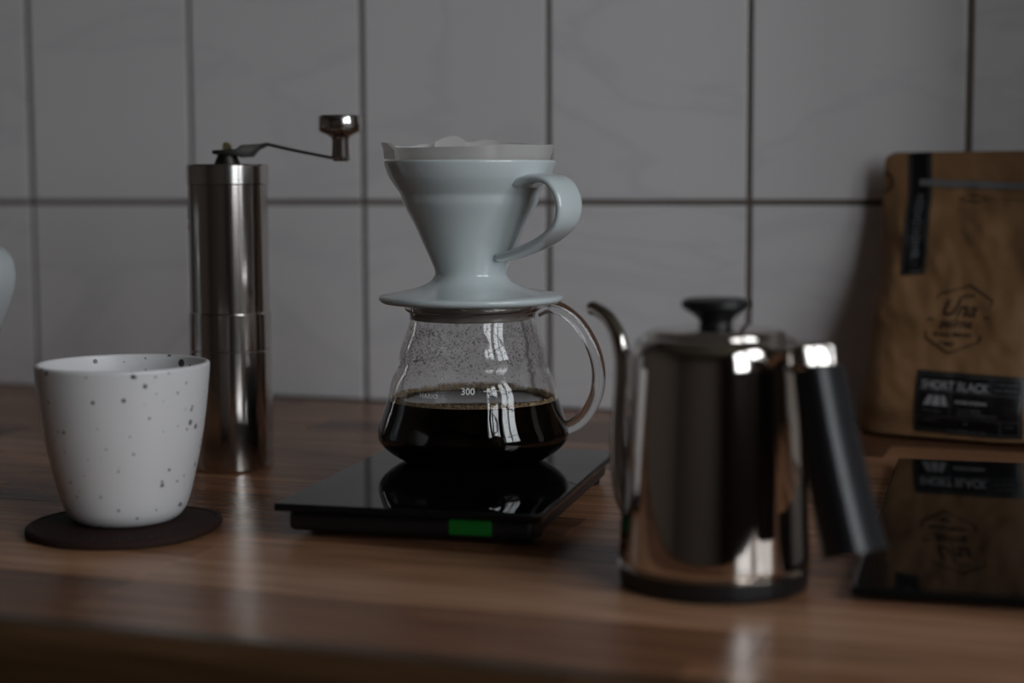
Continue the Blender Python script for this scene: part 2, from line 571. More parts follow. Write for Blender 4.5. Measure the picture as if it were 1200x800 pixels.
def make_speckle(name='speckled_stoneware', big=(150, 0.30, 0.90)):
    m = mat(name, (0.72, 0.70, 0.70), rough=0.35, spec=0.5)
    t, n, l, b = nodes(m)
    tc = n.new('ShaderNodeTexCoord')
    prev = None
    base = n.new('ShaderNodeRGB'); base.outputs[0].default_value = (0.66, 0.645, 0.65, 1)
    prev = base.outputs[0]
    for sc, thr, keep, col, seed in ((230, 0.36, 0.78, (0.12, 0.118, 0.13), 0.0), (300, 0.32, 0.70, (0.24, 0.235, 0.25), 3.3),
                                     (*big, (0.012, 0.012, 0.014), 7.1)):
        mp = n.new('ShaderNodeMapping'); mp.inputs['Location'].default_value = (seed, seed, seed)
        vo = n.new('ShaderNodeTexVoronoi'); vo.inputs['Scale'].default_value = sc
        l.new(tc.outputs['Object'], mp.inputs[0]); l.new(mp.outputs[0], vo.inputs['Vector'])
        sp = n.new('ShaderNodeSeparateColor'); l.new(vo.outputs['Color'], sp.inputs[0])
        # the spot's radius comes from the cell's random number; most cells have none
        mr = n.new('ShaderNodeMapRange'); mr.inputs['From Min'].default_value = keep; mr.inputs['From Max'].default_value = 1.0
        mr.inputs['To Min'].default_value = 0.0; mr.inputs['To Max'].default_value = thr
        l.new(sp.outputs[0], mr.inputs[0])
        sb = n.new('ShaderNodeMath'); sb.operation = 'SUBTRACT'
        l.new(mr.outputs[0], sb.inputs[0]); l.new(vo.outputs['Distance'], sb.inputs[1])
        ml = n.new('ShaderNodeMath'); ml.operation = 'MULTIPLY'; ml.inputs[1].default_value = 14; ml.use_clamp = True
        l.new(sb.outputs[0], ml.inputs[0])
        mx = n.new('ShaderNodeMix'); mx.data_type = 'RGBA'
        l.new(ml.outputs[0], mx.inputs['Factor'])
        l.new(prev, mx.inputs['A']); mx.inputs['B'].default_value = (*col, 1)
        prev = mx.outputs['Result']
    l.new(prev, b.inputs['Base Color'])
    nz = n.new('ShaderNodeTexNoise'); nz.inputs['Scale'].default_value = 70
    bp = n.new('ShaderNodeBump'); bp.inputs['Strength'].default_value = 0.06; bp.inputs['Distance'].default_value = 0.001
    l.new(tc.outputs['Object'], nz.inputs['Vector']); l.new(nz.outputs['Fac'], bp.inputs['Height']); l.new(bp.outputs[0], b.inputs['Normal'])
    return m
M_SPECK = make_speckle()
M_SPECK_IN = make_speckle('speckled_inner_glaze', (135, 0.44, 0.50))
M_LEATHER = mat('dark_brown_leather', (0.024, 0.012, 0.009), rough=0.8, spec=0.2)
noise_bump(M_LEATHER, 220, 0.5, 0.0006, 5)
M_BURN = mat('burnt_leather_marks', (0.006, 0.004, 0.004), rough=0.7)

def make_kraft():
    m = mat('kraft_paper', (0.24, 0.135, 0.065), rough=0.62, spec=0.3)
    t, n, l, b = nodes(m)
    tc = n.new('ShaderNodeTexCoord')
    nz = n.new('ShaderNodeTexNoise'); nz.inputs['Scale'].default_value = 60; nz.inputs['Detail'].default_value = 6
    rp = n.new('ShaderNodeValToRGB')
    rp.color_ramp.elements[0].position = 0.3; rp.color_ramp.elements[0].color = (0.22, 0.12, 0.056, 1)
    rp.color_ramp.elements[1].position = 0.7; rp.color_ramp.elements[1].color = (0.275, 0.152, 0.073, 1)
    l.new(tc.outputs['Object'], nz.inputs['Vector']); l.new(nz.outputs['Fac'], rp.inputs[0]); l.new(rp.outputs[0], b.inputs['Base Color'])
    n2 = n.new('ShaderNodeTexNoise'); n2.inputs['Scale'].default_value = 500
    bp = n.new('ShaderNodeBump'); bp.inputs['Strength'].default_value = 0.2; bp.inputs['Distance'].default_value = 0.0003
    l.new(tc.outputs['Object'], n2.inputs['Vector']); l.new(n2.outputs['Fac'], bp.inputs['Height']); l.new(bp.outputs[0], b.inputs['Normal'])
    return m
M_KRAFT = make_kraft()
M_INK = mat('dark_stamp_ink', (0.035, 0.018, 0.010), rough=0.7)
M_STICKER = mat('black_sticker', (0.006, 0.006, 0.007), rough=0.4)
noise_bump(M_STICKER, 300, 0.1, 0.0002)
M_GREYINK = mat('grey_sticker_print', (0.26, 0.26, 0.27), rough=0.6)
M_DIMINK = mat('dim_sticker_print', (0.085, 0.088, 0.094), rough=0.6)
M_ZIP = mat('grey_zip_strip', (0.17, 0.17, 0.18), rough=0.35)

# ------------------------------------------------------------------ hand grinder
g = thing('hand_grinder', 'tall brushed steel hand coffee grinder with crank, standing behind the speckled cup', 'coffee grinder',
          (-0.4795, -0.306, 0.0), R(19.0))
body = prof_smooth(mm([(0, 0), (20, 0)]), 1) + mm([(23.2, 0.0), (23.8, 0.5), (24.1, 1.4), (24.1, 70.6), (23.8, 71.0), (23.8, 71.4),
        (24.1, 71.8), (24.1, 92.6), (23.9, 93.2), (23.4, 93.6), (23.4, 168.0), (0, 168.0)])
MB().lathe(body, 96).build('body', M_STEEL, g, smooth=12)
MB().lathe(mm([(0, 168.0), (23.2, 168.0), (23.9, 168.6), (23.9, 179.2), (23.3, 180.0), (0, 180.0)]), 96).build('lid', M_STEEL2, g, smooth=12)
MB().lathe(mm([(0, 180), (7.8, 180), (7.2, 181.5), (5.8, 185.0), (5.4, 186.2), (0, 186.2)]), 32).build('hub', M_DARKSTEEL, g)
nut = MB().lathe(mm([(0, 186), (2.7, 186), (2.7, 191.6), (2.2, 192.8), (0, 192.8)]), 6)
nut.build('nut', M_BRASS, g, smooth=0)
# crank: flat plate over the hub, bending into a thin bar (local +x points to the right of the photo)
cr = MB()
prof = [(-8, 186.2, 188.2, 5), (-5, 185.6, 188.4, 7), (6, 185.0, 188.8, 7), (9, 183.9, 191.2, 6), (15, 184.2, 191.5, 5), (19, 188.5, 191.8, 4.5),
        (24, 190.6, 192.6, 4), (40, 187.0, 188.9, 4), (60, 183.0, 184.8, 4), (72, 182.2, 184.0, 4)]
V, F = [], []
for x, za, zb, w in prof:
    V += [(x / 1000, -w / 1000, za / 1000), (x / 1000, w / 1000, za / 1000), (x / 1000, w / 1000, zb / 1000), (x / 1000, -w / 1000, zb / 1000)]
for i in range(len(prof) - 1):
    for k in range(4):
        F.append((4 * i + k, 4 * i + (k + 1) % 4, 4 * i + 4 + (k + 1) % 4, 4 * i + 4 + k))
F += [(3, 2, 1, 0), tuple(4 * (len(prof) - 1) + k for k in range(4))]
crank = cr.add(V, F).build('crank_arm', M_DARKSTEEL, g, smooth=30, bevel=0.0005, bevel_seg=2)
kn = MB().lathe(mm([(0, 181.5), (4.2, 181.5), (5.0, 182.3), (5.3, 184.0), (5.0, 193.5), (5.6, 195.4), (8.5, 197.0), (12.2, 198.6), (13.0, 199.6),
                    (13.0, 207.4), (12.4, 208.2), (0, 208.6)]), 48, (0.0668, 0, 0)).build('crank_knob', M_STEEL2, g)
# the printed mark on the body's left side
for (dz, h, w) in ((153.0, 10.0, 3.0), (143.5, 3.6, 3.6)):
    mk = MB()
    V, F = [], []
    for i in range(5):
        a = R(-90 - 76 + (w * (i - 2) / 2) * 2.2)
        for zz in (dz - h / 2, dz + h / 2):
            V.append((0.0235 * math.cos(a), 0.0235 * math.sin(a), zz / 1000))
    F = [(2 * i, 2 * i + 2, 2 * i + 3, 2 * i + 1) for i in range(4)]
    mk.add(V, F).build('printed_mark', M_BLACK, g)

# ------------------------------------------------------------------ speckled cup on its leather coaster
co = thing('coaster', 'round dark brown leather coaster under the speckled cup', 'coaster', (-0.4425, -0.484, 0.0))
disc = MB().lathe(mm([(0, 0), (46.4, 0.0), (47.3, 0.8), (47.4, 2.0), (47.0, 3.3), (46.0, 4.0), (44.0, 4.05), (43.4, 3.7), (42.6, 4.0), (0, 4.0)]), 96)
def warp(p):                                         # the old leather has curled a little on its right side
    x, y, z = p
    d = (x * 0.945 + y * 0.327) / 0.047
    return (x, y, z + 0.0022 * max(d - 0.45, 0) ** 2 * 3.0)
disc.v = [warp(p) for p in disc.v]
disc.build('disc', M_LEATHER, co)
marks = MB()
for i, (az, w, h) in enumerate([(-8, 1.6, 6.5), (6, 1.2, 4), (10, 1.0, 5), (17, 1.2, 4), (24, 1.0, 3), (31, 1.2, 4.5), (36, 1.0, 3), (43, 1.1, 4),
                                (50, 0.9, 3), (-22, 1.0, 3.5), (-32, 1.0, 3)]):
    a = R(-90 + 19 + az)
    ur, ut = Vector((math.cos(a), math.sin(a), 0)), Vector((-math.sin(a), math.cos(a), 0))
    c0 = ur * 0.0395
    V = [c0 + ut * sx * w / 2000 + ur * sy * h / 2000 + Vector((0, 0, 0.0041)) for sx, sy in ((-1, -1), (1, -1), (1, 1), (-1, 1))]
    marks.add([warp(v) for v in V], [(0, 1, 2, 3)])
marks.build('debossed_marks', M_BURN, co, smooth=0)

cup = thing('cup', 'white stoneware cup with black speckles standing on the leather coaster', 'cup', (-0.4445, -0.479, 0.0041))
out = prof_smooth(mm([(0, 1.0), (14, 1.0), (17, 0.0), (20.5, 0.0), (25, 1.6), (28.6, 5.4), (30.9, 11.0), (33.3, 20.0), (35.9, 31.0), (38.2, 43.0),
                      (40.0, 56.0), (41.2, 67.0), (41.9, 75.0), (42.0, 76.6), (41.6, 77.6), (40.7, 78.0), (39.8, 77.7), (39.2, 76.6), (38.6, 70),
                      (37.2, 55), (34.6, 36), (31.5, 20), (28, 11), (22, 6.5), (10, 5.2), (0, 5.0)]), 4)
cb = MB().lathe(out, 96).build('body', M_SPECK, cup)
cb.data.materials.append(M_SPECK_IN)
for pl in cb.data.polygons:
    if pl.center.z > 0.006 and pl.normal.x * pl.center.x + pl.normal.y * pl.center.y < 0:
        pl.material_index = 1

# ------------------------------------------------------------------ scale
sc = thing('kitchen_scale', 'flat black glass coffee scale with a green lit display under the glass server', 'scale', (-0.3067, -0.3785, 0.0), R(5.0))
W2, L2 = 0.0655, 0.0955
MB().box(-W2 + 0.005, W2 - 0.005, -L2 + 0.006, L2 - 0.006, 0.0028, 0.0133).build('scale_body', M_BLACK, sc, bevel=0.003)
MB().box(-W2, W2, -L2, L2, 0.0133, 0.0170).build('glass_top', M_BGLASS, sc, smooth=12, bevel=0.0009, bevel_seg=2)
for sx in (-1, 1):
    for sy in (-1, 1):
        MB().lathe(mm([(0, 0), (6.5, 0), (7.2, 0.8), (7.2, 2.9), (0, 2.9)]), 24, (sx * (W2 - 0.014), sy * (L2 - (0.016 if sy > 0 else 0.034)), 0)).build('foot', M_BLACK, sc)
MB().box(0.0200, 0.0405, -L2 + 0.0052, -L2 + 0.007, 0.0050, 0.0118).build('display', M_LCD, sc, bevel=0.0006)

# ------------------------------------------------------------------ glass server with coffee
SX, SY, SZ = -0.3165, -0.332, 0.0170
TOCAM = math.atan2(-1.18145 - SY, 0.0 - SX)           # direction from the server to the lens, in the room
sv = thing('coffee_server', 'clear glass coffee server half full of black coffee, standing on the scale', 'server', (SX, SY, SZ), TOCAM)
# local +x looks at the photographer, local +y is to the right of the photo
outer = [(0, 1.3), (20, 0.9), (28, 0.05), (33, 0.0), (37, 0.7), (42.5, 3.2), (48, 7.2), (51.4, 11), (52.4, 14.8), (51.8, 19.2), (49.9, 25), (47.7, 31.5),
         (46.2, 37), (45.4, 41), (44.0, 45.5), (42.2, 49), (41.2, 51.0), (40.2, 52.8), (39.9, 54.2), (40.1, 56.8), (39.8, 60), (38.7, 64), (37.0, 68.5), (35.4, 73),
         (34.4, 76.8), (34.2, 79.6), (35.0, 81.6), (36.6, 82.8), (37.2, 84.2), (36.9, 85.6), (35.8, 86.2)]
o_s = prof_smooth(mm(outer), 3)
def inner_r(z):
    best = None
    for (r0, z0), (r1, z1) in zip(o_s, o_s[1:]):
        if r0 > 0.033 and min(z0, z1) <= z <= max(z0, z1) and abs(z1 - z0) > 1e-9:
            best = r0 + (r1 - r0) * (z - z0) / (z1 - z0)
            break
    return (best if best else 0.034) - 0.0016
inner = [(0, 3.0), (20, 2.7), (28, 2.0), (33, 2.0), (37.0, 3.0), (42, 5.3)]
ip = mm(inner) + [(inner_r(z / 1000), z / 1000) for z in range(9, 84, 2)] + mm([(34.0, 84.5), (34.6, 86.0)])
MB().lathe(o_s + list(reversed(ip)), 128).build('glass_body', M_GLASS, sv, smooth=80)
LEVEL = 0.0338
cf = [(r + 0.0003 if r > 0 else 0, z - 0.0003) for r, z in mm(inner)] + [(inner_r(z / 1000) + 0.0003, z / 1000) for z in range(9, 34, 2)]
rl = inner_r(LEVEL)
cf += [(rl + 0.0003, LEVEL + 0.0002), (rl - 0.0006, LEVEL - 0.0002), (rl - 0.002, LEVEL - 0.0006), (0, LEVEL - 0.0006)]
MB().lathe(cf, 128).build('coffee', M_COFFEE, sv, smooth=50)
# ring of bubbles where the coffee meets the glass
ico = bmesh.new()
bmesh.ops.create_icosphere(ico, subdivisions=1, radius=1.0)
IV = [v.co.copy() for v in ico.verts]
IF = [tuple(v.index for v in f.verts) for f in ico.faces]
ico.free()
fb = MB()
for i in range(2600):
    a = rnd.uniform(0, 2 * PI)
    s = rnd.uniform(0.00025, 0.0007)
    rr = rl - s * 0.8 - abs(rnd.gauss(0, 0.0005))
    c0 = Vector((rr * math.cos(a), rr * math.sin(a), LEVEL - 0.0006 + rnd.random() ** 1.5 * 0.0026))
    fb.add([c0 + v * s for v in IV], IF)
o = fb.build('bubble_ring', M_FOAM, sv, smooth=180)
o['kind'] = 'stuff'
# condensation inside the upper half
db = MB()
for i in range(11000):
    z = rnd.uniform(0.042, 0.0745)
    if 0.0500 < z < 0.0535 and rnd.random() < 0.5:
        continue
    if z < 0.050 and rnd.random() < 0.75:
        continue
    a = rnd.uniform(0, 2 * PI)
    dens = 0.45 + 0.55 * noise.noise(Vector((math.cos(a) * 2.2, math.sin(a) * 2.2, z * 60)))
    if rnd.random() > dens + 0.25:
        continue
    s = 0.00014 + 0.00034 * rnd.random() ** 2.4
    rr = inner_r(z)
    er = Vector((math.cos(a), math.sin(a), 0))
    c0 = er * rr + Vector((0, 0, z))
    et = Vector((-er.y, er.x, 0))
    db.add([c0 + er * (v.x * s * 0.45) + et * v.y * s + Vector((0, 0, v.z * s * 1.15)) for v in IV], IF)
o = db.build('condensation', M_DROP, sv, smooth=180)
o['kind'] = 'stuff'
# glass handle: a flat strap on the right of the photo
hp = catmull([(-0.004, 0.0350, 0.0815), (-0.004, 0.0415, 0.0840), (-0.004, 0.0500, 0.0815), (-0.004, 0.0590, 0.0735), (-0.004, 0.0660, 0.0615), (-0.004, 0.0692, 0.0490),
              (-0.004, 0.0685, 0.0370), (-0.004, 0.0640, 0.0265), (-0.004, 0.0575, 0.0195), (-0.004, 0.0505, 0.0165)], 8)
hl = len(hp)
MB().tube(hp, [0.0038] * hl, 32).build('handle', M_GLASS, sv, smooth=80)
# printed volume marks on the glass (flat print)
def on_server(V, F, az0, z0, name):
    mb = MB()
    P = []
    for x, y in V:
        z = z0 + y
        rr = inner_r(z) + 0.0016 + 0.00012
        a = az0 + x / rr
        P.append((rr * math.cos(a), rr * math.sin(a), z))
    mb.add(P, F)
    return mb.build(name, M_PRINT, sv, smooth=0)
QUAD = [(0, 1, 2, 3)]
def bar(w, h):
    return [(-w / 2, -h / 2), (w / 2, -h / 2), (w / 2, h / 2), (-w / 2, h / 2)]
V, F = text_mesh('300', 0.0049, 0.00008)
on_server(V, F, R(-3.5), 0.0417, 'volume_number')
V, F = text_mesh('HARIO', 0.0034, 0.00005, 0, 1.1)
on_server(V, F, R(-31), 0.0393, 'maker_lettering')
on_server(bar(0.0115, 0.0005), QUAD, R(-29), 0.0655, 'volume_tick')
on_server(bar(0.0095, 0.0004), QUAD, R(13), 0.0434, 'volume_tick')

# ------------------------------------------------------------------ porcelain dripper with paper filter
DZ = SZ + 0.0867
dr = thing('coffee_dripper', 'white porcelain pour-over dripper with handle sitting on top of the glass server', 'dripper', (SX - 0.0008, SY, DZ), TOCAM)
dp = [(34.0, 0.0), (46.5, 0.0), (49.4, 0.9), (50.4, 2.4), (49.8, 3.9), (47.0, 4.8), (42, 5.6), (34, 7.2), (27, 9.2), (22.4, 11.6), (20.2, 14.2), (19.6, 16.2), (20.2, 19.2),
      (22.2, 24), (24.4, 28.8), (30.3, 42.0), (34.4, 49.8), (36.5, 54.0), (37.3, 56.6), (38.2, 59.2), (40.6, 62.6), (43.7, 67.4), (45.6, 72.0), (46.6, 75.4), (46.4, 76.6), (45.6, 77.0), (44.6, 76.6),
      (43.8, 75), (41.5, 70), (37.5, 62), (27, 42), (17, 24), (11, 14), (9, 8), (9, 1), (20, -0.4), (30, -0.2)]
MB().lathe(prof_smooth(mm(dp), 4), 128, closed=True).build('cone', M_PORC, dr, smooth=70)
MB().lathe(mm([(29.5, -0.1), (32.4, -0.1), (32.6, -1), (32.4, -8.4), (31.8, -9.0), (30.4, -9.0), (29.7, -8.2)]), 96, closed=True).build('collar', M_COLLAR, dr)
# strap handle, 37 degrees towards the photographer from the right
ha = R(90 - 42)
hd = Vector((math.cos(ha), math.sin(ha), 0))
path = [(40.0, 64.6), (46.5, 66.8), (54.5, 67.2), (62.0, 64.8), (67.0, 58.6), (68.4, 51.0), (65.8, 43.8), (59.0, 38.0), (49.5, 33.0), (39.0, 29.2), (30.0, 26.6), (23.8, 25.6)]
hp = catmull([hd * (r / 1000) + Vector((0, 0, z / 1000)) for r, z in path], 6)
n_h = len(hp)
wd = [0.0118 - 0.0044 * (i / (n_h - 1)) for i in range(n_h)]
MB().tube(hp, 0.0025, 24, flat=wd, side=(-hd.y, hd.x, 0)).build('handle', M_PORC, dr, smooth=70)
# paper filter: thin cone that stands proud of the rim, uneven along its edge
pf = thing('paper_filter', 'white paper coffee filter standing proud of the porcelain dripper rim', 'paper filter', (SX - 0.0008, SY, DZ), TOCAM)
# azimuth 0 faces the photographer, +90 is right, -90 is left
edge = [(-180, 88.0), (-168, 88.8), (-150, 86.8), (-128, 85.2), (-112, 85.6), (-100, 86.8), (-88, 87.0), (-74, 86.6), (-66, 86.2), (-58, 83.6), (-40, 83.4), (-12, 83.6),
        (8, 83.8), (16, 84.4), (24, 84.8), (50, 84.6), (75, 85.2), (96, 85.6), (120, 85.0), (150, 87.4), (168, 89.4), (180, 88.0)]
N, Kz = 180, 9
V, F = [], []
for side in (0,):
    for k in range(Kz + 1):
        for i in range(N):
            a = -180 + 360 * i / N
            zt = interp(edge, a) / 1000
            z = 0.016 + (zt - 0.016) * k / Kz
            r = 0.0132 + (z - 0.016) * 0.506
            if z > 0.074:
                r = 0.0132 + 0.058 * 0.506 + (z - 0.074) * 0.30
            up = max(0, (z - 0.066) / 0.02)
            r += 0.0006 * math.sin(R(a) * 7 + 1) * up + 0.0014 * up * math.exp(-((a + 82) / 12) ** 2) - 0.0022 * up * math.exp(-((a - 17) / 5) ** 2)
            r -= 0.00018 * side
            V.append((r * math.cos(R(a)), r * math.sin(R(a)), z))
    o_ = side * (Kz + 1) * N
    for k in range(Kz):
        for i in range(N):
            j = (i + 1) % N
            q = (o_ + k * N + i, o_ + k * N + j, o_ + (k + 1) * N + j, o_ + (k + 1) * N + i)
            F.append(q if side == 0 else tuple(reversed(q)))
MB().add(V, F).build('paper_cone', M_PAPER, pf, smooth=60)
# crimped seam flap folded over on the left, and the folded point at the back
def flap(az_list, rows_, name):
    V, F = [], []
    for (a, pts) in zip(az_list, rows_):
        for r, z in pts:
            V.append((r / 1000 * math.cos(R(a)), r / 1000 * math.sin(R(a)), z / 1000))
    w_ = len(rows_[0])
    for i in range(len(az_list) - 1):
        for k in range(w_ - 1):
            F.append((i * w_ + k, i * w_ + k + 1, (i + 1) * w_ + k + 1, (i + 1) * w_ + k))
    mb = MB().add(V, F)
    o = mb.build(name, M_PAPER, pf, smooth=50)
    return o
flap([-96, -88, -78, -68, -60], [[(46.2, 78), (47.0, 83), (48.4, 85.2)], [(46.6, 78), (47.2, 84), (48.0, 86.8)], [(46.6, 77.8), (47.0, 84.4), (47.2, 87.0)],
                                 [(46.2, 77.6), (46.6, 83), (46.6, 85.8)], [(45.8, 77.4), (46.0, 80), (46.0, 82.2)]], 'seam_flap')
flap([-176, -170, -164, -158, -150], [[(41, 82), (38.6, 89.0)], [(41, 82), (38.2, 91.0)], [(41, 82), (38.2, 91.3)], [(41, 82), (38.6, 90.4)], [(41, 82), (39, 88.0)]], 'seam_flap')
# ------------------------------------------------------------------ gooseneck kettle (local +x is the handle side)
kt = thing('gooseneck_kettle', 'small polished steel gooseneck kettle with black handle and knob in front of the bag', 'kettle', (-0.1457, -0.5000, 0.0), R(-31))
KR = 1.095
def kmm(p):
    return [(r * KR, z) for r, z in mm(p)]
MB().lathe(kmm([(0, 0), (34.5, 0), (35.8, 0.6), (36.2, 2), (36.2, 8.0), (35.4, 8.8), (0, 8.8)]), 96).build('base_ring', M_BLACK, kt)
kb = [(0, 8.6), (34.0, 8.6), (35.6, 9.2), (36.3, 10.6), (36.5, 13), (36.2, 22), (34.8, 55), (32.9, 88), (32.5, 94.5), (31.9, 98.6), (30.6, 102.2), (28.6, 104.6), (27.2, 105.2),
      (26.7, 104.9), (26.5, 103.6), (0, 103.6)]
MB().lathe(prof_smooth(kmm(kb[:4]), 2) + prof_smooth(kmm(kb[3:12]), 4) + kmm(kb[12:]), 128).build('body', M_POLISH, kt, smooth=50)
MB().lathe(kmm([(0, 103.7), (26.2, 103.7), (26.4, 105.0), (26.0, 106.6), (24.8, 107.7), (21, 108.2), (0, 108.4)]), 96).build('lid', M_POLISH, kt, smooth=50)
kk = MB().lathe(prof_smooth(mm([(7.6, 108.3), (6.8, 109.2), (6.8, 110.4), (8.0, 112.4), (11.0, 114.8), (13.8, 116.6), (14.4, 118.2), (13.8, 119.6), (12, 120.4), (6, 120.8), (0, 120.8)]), 3), 64)
kk.build('lid_knob', M_BLACK, kt, smooth=60)
# spout on the far side
sp = catmull([(-0.0370, 0, 0.021), (-0.0460, 0, 0.023), (-0.0530, 0, 0.031), (-0.0562, 0, 0.046), (-0.0566, 0, 0.062), (-0.0556, 0, 0.080),
              (-0.0563, 0, 0.092), (-0.0595, 0, 0.1015), (-0.0655, 0, 0.1085), (-0.0730, 0, 0.1120), (-0.0762, 0, 0.1122)], 6)
n_s = len(sp)
MB().tube(sp, [0.0068 - 0.0036 * min(1, i / (n_s * 0.75)) for i in range(n_s)], 24).build('spout', M_POLISH, kt, smooth=70)
# handle: steel bracket at the top, black grip leaning outwards
hb = catmull([(0.0310, 0, 0.0950), (0.0360, 0, 0.0990), (0.0420, 0, 0.1016), (0.0500, 0, 0.1030), (0.0555, 0, 0.1030)], 6)
MB().tube(hb, 0.0032, 16, flat=[0.0075] * len(hb), side=(0, 1, 0)).build('handle_bracket', M_POLISH, kt, smooth=60)
cp = MB().box(-0.0062, 0.0062, -0.0088, 0.0088, 0.0, 0.0112).build('handle_cap', M_POLISH, kt, smooth=50, bevel=0.0026, bevel_seg=4)
cp.location = (0.0545, -0.0035, 0.0945)
cp.rotation_euler = (0, R(-13), R(-32))
gp = catmull([(0.0550, 0, 0.0960), (0.0575, 0, 0.085), (0.0615, 0, 0.068), (0.0665, 0, 0.050), (0.0720, 0, 0.032), (0.0742, 0, 0.025)], 6)
n_g = len(gp)
MB().tube(gp, [0.0080 + 0.0030 * i / (n_g - 1) for i in range(n_g)], 24, flat=[0.0100 + 0.0025 * i / (n_g - 1) for i in range(n_g)], side=(0, 1, 0)).build('grip', M_HANDLE, kt, smooth=60)

# ------------------------------------------------------------------ kraft coffee bag
BW, BH = 0.136, 0.188
bag = thing('coffee_bag', 'brown kraft paper coffee bag with black stickers leaning upright by the tiled wall', 'coffee bag', (-0.1435, -0.031, 0.0), R(-13))
def bag_pt(u, v, side=-1, off=0.0):
    """u 0..1 across, v 0..1 up; side -1 front, +1 back"""
    z = v * BH
    taper = interp([(0, -0.001), (0.06, 0.0), (0.25, 0.0035), (0.6, 0.0075), (1, 0.0085)], v)
    x = taper + u * (BW - 2 * taper)
    b = interp([(0, 0.036), (0.12, 0.041), (0.4, 0.034), (0.7, 0.014), (0.86, 0.0022), (1, 0.0009)], v)
    e = max(0.0, 1 - abs(2 * u - 1) ** 6) ** 0.65
    d = (b if side < 0 else b * 0.45) * e + 0.0003
    cr = noise.noise(Vector((x * 55, z * 38, 2.0 + side))) * 0.0030 + noise.noise(Vector((x * 130 + z * 60, z * 90, 9.0 + side))) * 0.0018
    d += cr * e * interp([(0, 0.2), (0.2, 0.5), (0.45, 1.0), (0.8, 1.0), (0.9, 0.35), (1, 0.2)], v)
    # bottom edge arches up to the side seams
    zb = (0.0030 + 0.0015 * abs(2 * u - 1) ** 3) * max(0, 1 - v * 6)
    y = side * (d + off) + 0.012 * interp([(0, 0), (1, 1)], v)      # leans back on the tiles
    x += 0.004 * z                                    # the bag leans to the right
    return Vector((x, y, z + zb))
NU, NV = 56, 72
mb = MB()
V, F = [], []
for side in (-1, 1):
    for j in range(NV + 1):
        for i in range(NU + 1):
            u, v = i / NU, j / NV
            # rounded top corners
            p = bag_pt(u, v, side)
            rc = 0.007
            xl, xr = bag_pt(0, v, side).x, bag_pt(1, v, side).x
            dz_ = v * BH - (BH - rc)
            if dz_ > 0:
                ins = rc - math.sqrt(max(rc * rc - dz_ * dz_, 0))
                p.x = xl + ins + (p.x - xl) * (xr - xl - 2 * ins) / (xr - xl)
            V.append(p)
S = (NU + 1) * (NV + 1)
idx = lambda s, i, j: s * S + j * (NU + 1) + i
for s in (0, 1):
    for j in range(NV):
        for i in range(NU):
            q = (idx(s, i, j), idx(s, i + 1, j), idx(s, i + 1, j + 1), idx(s, i, j + 1))
            F.append(q if s == 0 else tuple(reversed(q)))
for i in range(NU):
    F.append((idx(0, i, NV), idx(0, i + 1, NV), idx(1, i + 1, NV), idx(1, i, NV)))
for j in range(NV):
    F.append((idx(0, 0, j + 1), idx(0, 0, j), idx(1, 0, j), idx(1, 0, j + 1)))
    F.append((idx(0, NU, j), idx(0, NU, j + 1), idx(1, NU, j + 1), idx(1, NU, j)))
base0 = len(V)                                        # folded base, set back from the front edge
for side in (-1, 1):
    for i in range(NU + 1):
        p = bag_pt(0.03 + 0.94 * i / NU, 0.0, side)
        V.append(Vector((p.x, p.y * 0.72, 0.0002)))
bi = lambda s, i: base0 + s * (NU + 1) + i
for i in range(NU):
    F.append((idx(0, i, 0), bi(0, i), bi(0, i + 1), idx(0, i + 1, 0)))
    F.append((idx(1, i + 1, 0), bi(1, i + 1), bi(1, i), idx(1, i, 0)))
    F.append((bi(0, i), bi(1, i), bi(1, i + 1), bi(0, i + 1)))
F.append((idx(0, 0, 0), idx(1, 0, 0), bi(1, 0), bi(0, 0)))
F.append((idx(0, NU, 0), bi(0, NU), bi(1, NU), idx(1, NU, 0)))
mb.add(V, F).build('bag_body', M_KRAFT, bag, smooth=45)

def on_bag(x, z, off):
    """x, z: local millimetres across and up the front of the bag -> point just proud of the paper"""
    v = z / 1000 / BH
    xl, xr = bag_pt(0, v).x, bag_pt(1, v).x
    lean = 0.004 * z / 1000
    u = (x / 1000 + lean - xl) / (xr - xl)
    return bag_pt(min(max(u, 0.0), 1.0), v, -1, off)

def bag_flat(V, F, cx, cz, rot, off, material, name, parent, shear=0.0, cut=None):
    mb = MB()
    c, s = math.cos(rot), math.sin(rot)
    P = [on_bag(cx + (x + shear * y) * c - y * s, cz + (x + shear * y) * s + y * c, off) for x, y in V]
    mb.add(P, F)
    return mb.build(name, material, parent, smooth=0)

def grid_rect(w, h, nx, ny):
    V = [(-w / 2 + w * i / nx, -h / 2 + h * j / ny) for j in range(ny + 1) for i in range(nx + 1)]
    F = [(j * (nx + 1) + i, j * (nx + 1) + i + 1, (j + 1) * (nx + 1) + i + 1, (j + 1) * (nx + 1) + i) for j in range(ny) for i in range(nx)]
    return V, F

def strokes(segs, w):
    V, F = [], []
    for (xa, ya), (xb, yb) in segs:
        L = math.hypot(xb - xa, yb - ya)
        n_ = max(1, int(L / 3))
        tx, ty = (xb - xa) / L, (yb - ya) / L
        nx, ny = -ty * w / 2, tx * w / 2
        o0 = len(V)
        for k in range(n_ + 1):
            q = k / n_
            px, py = xa + (xb - xa) * q, ya + (yb - ya) * q
            V += [(px + nx, py + ny), (px - nx, py - ny)]
        for k in range(n_):
            F.append((o0 + 2 * k, o0 + 2 * k + 1, o0 + 2 * k + 3, o0 + 2 * k + 2))
    return V, F

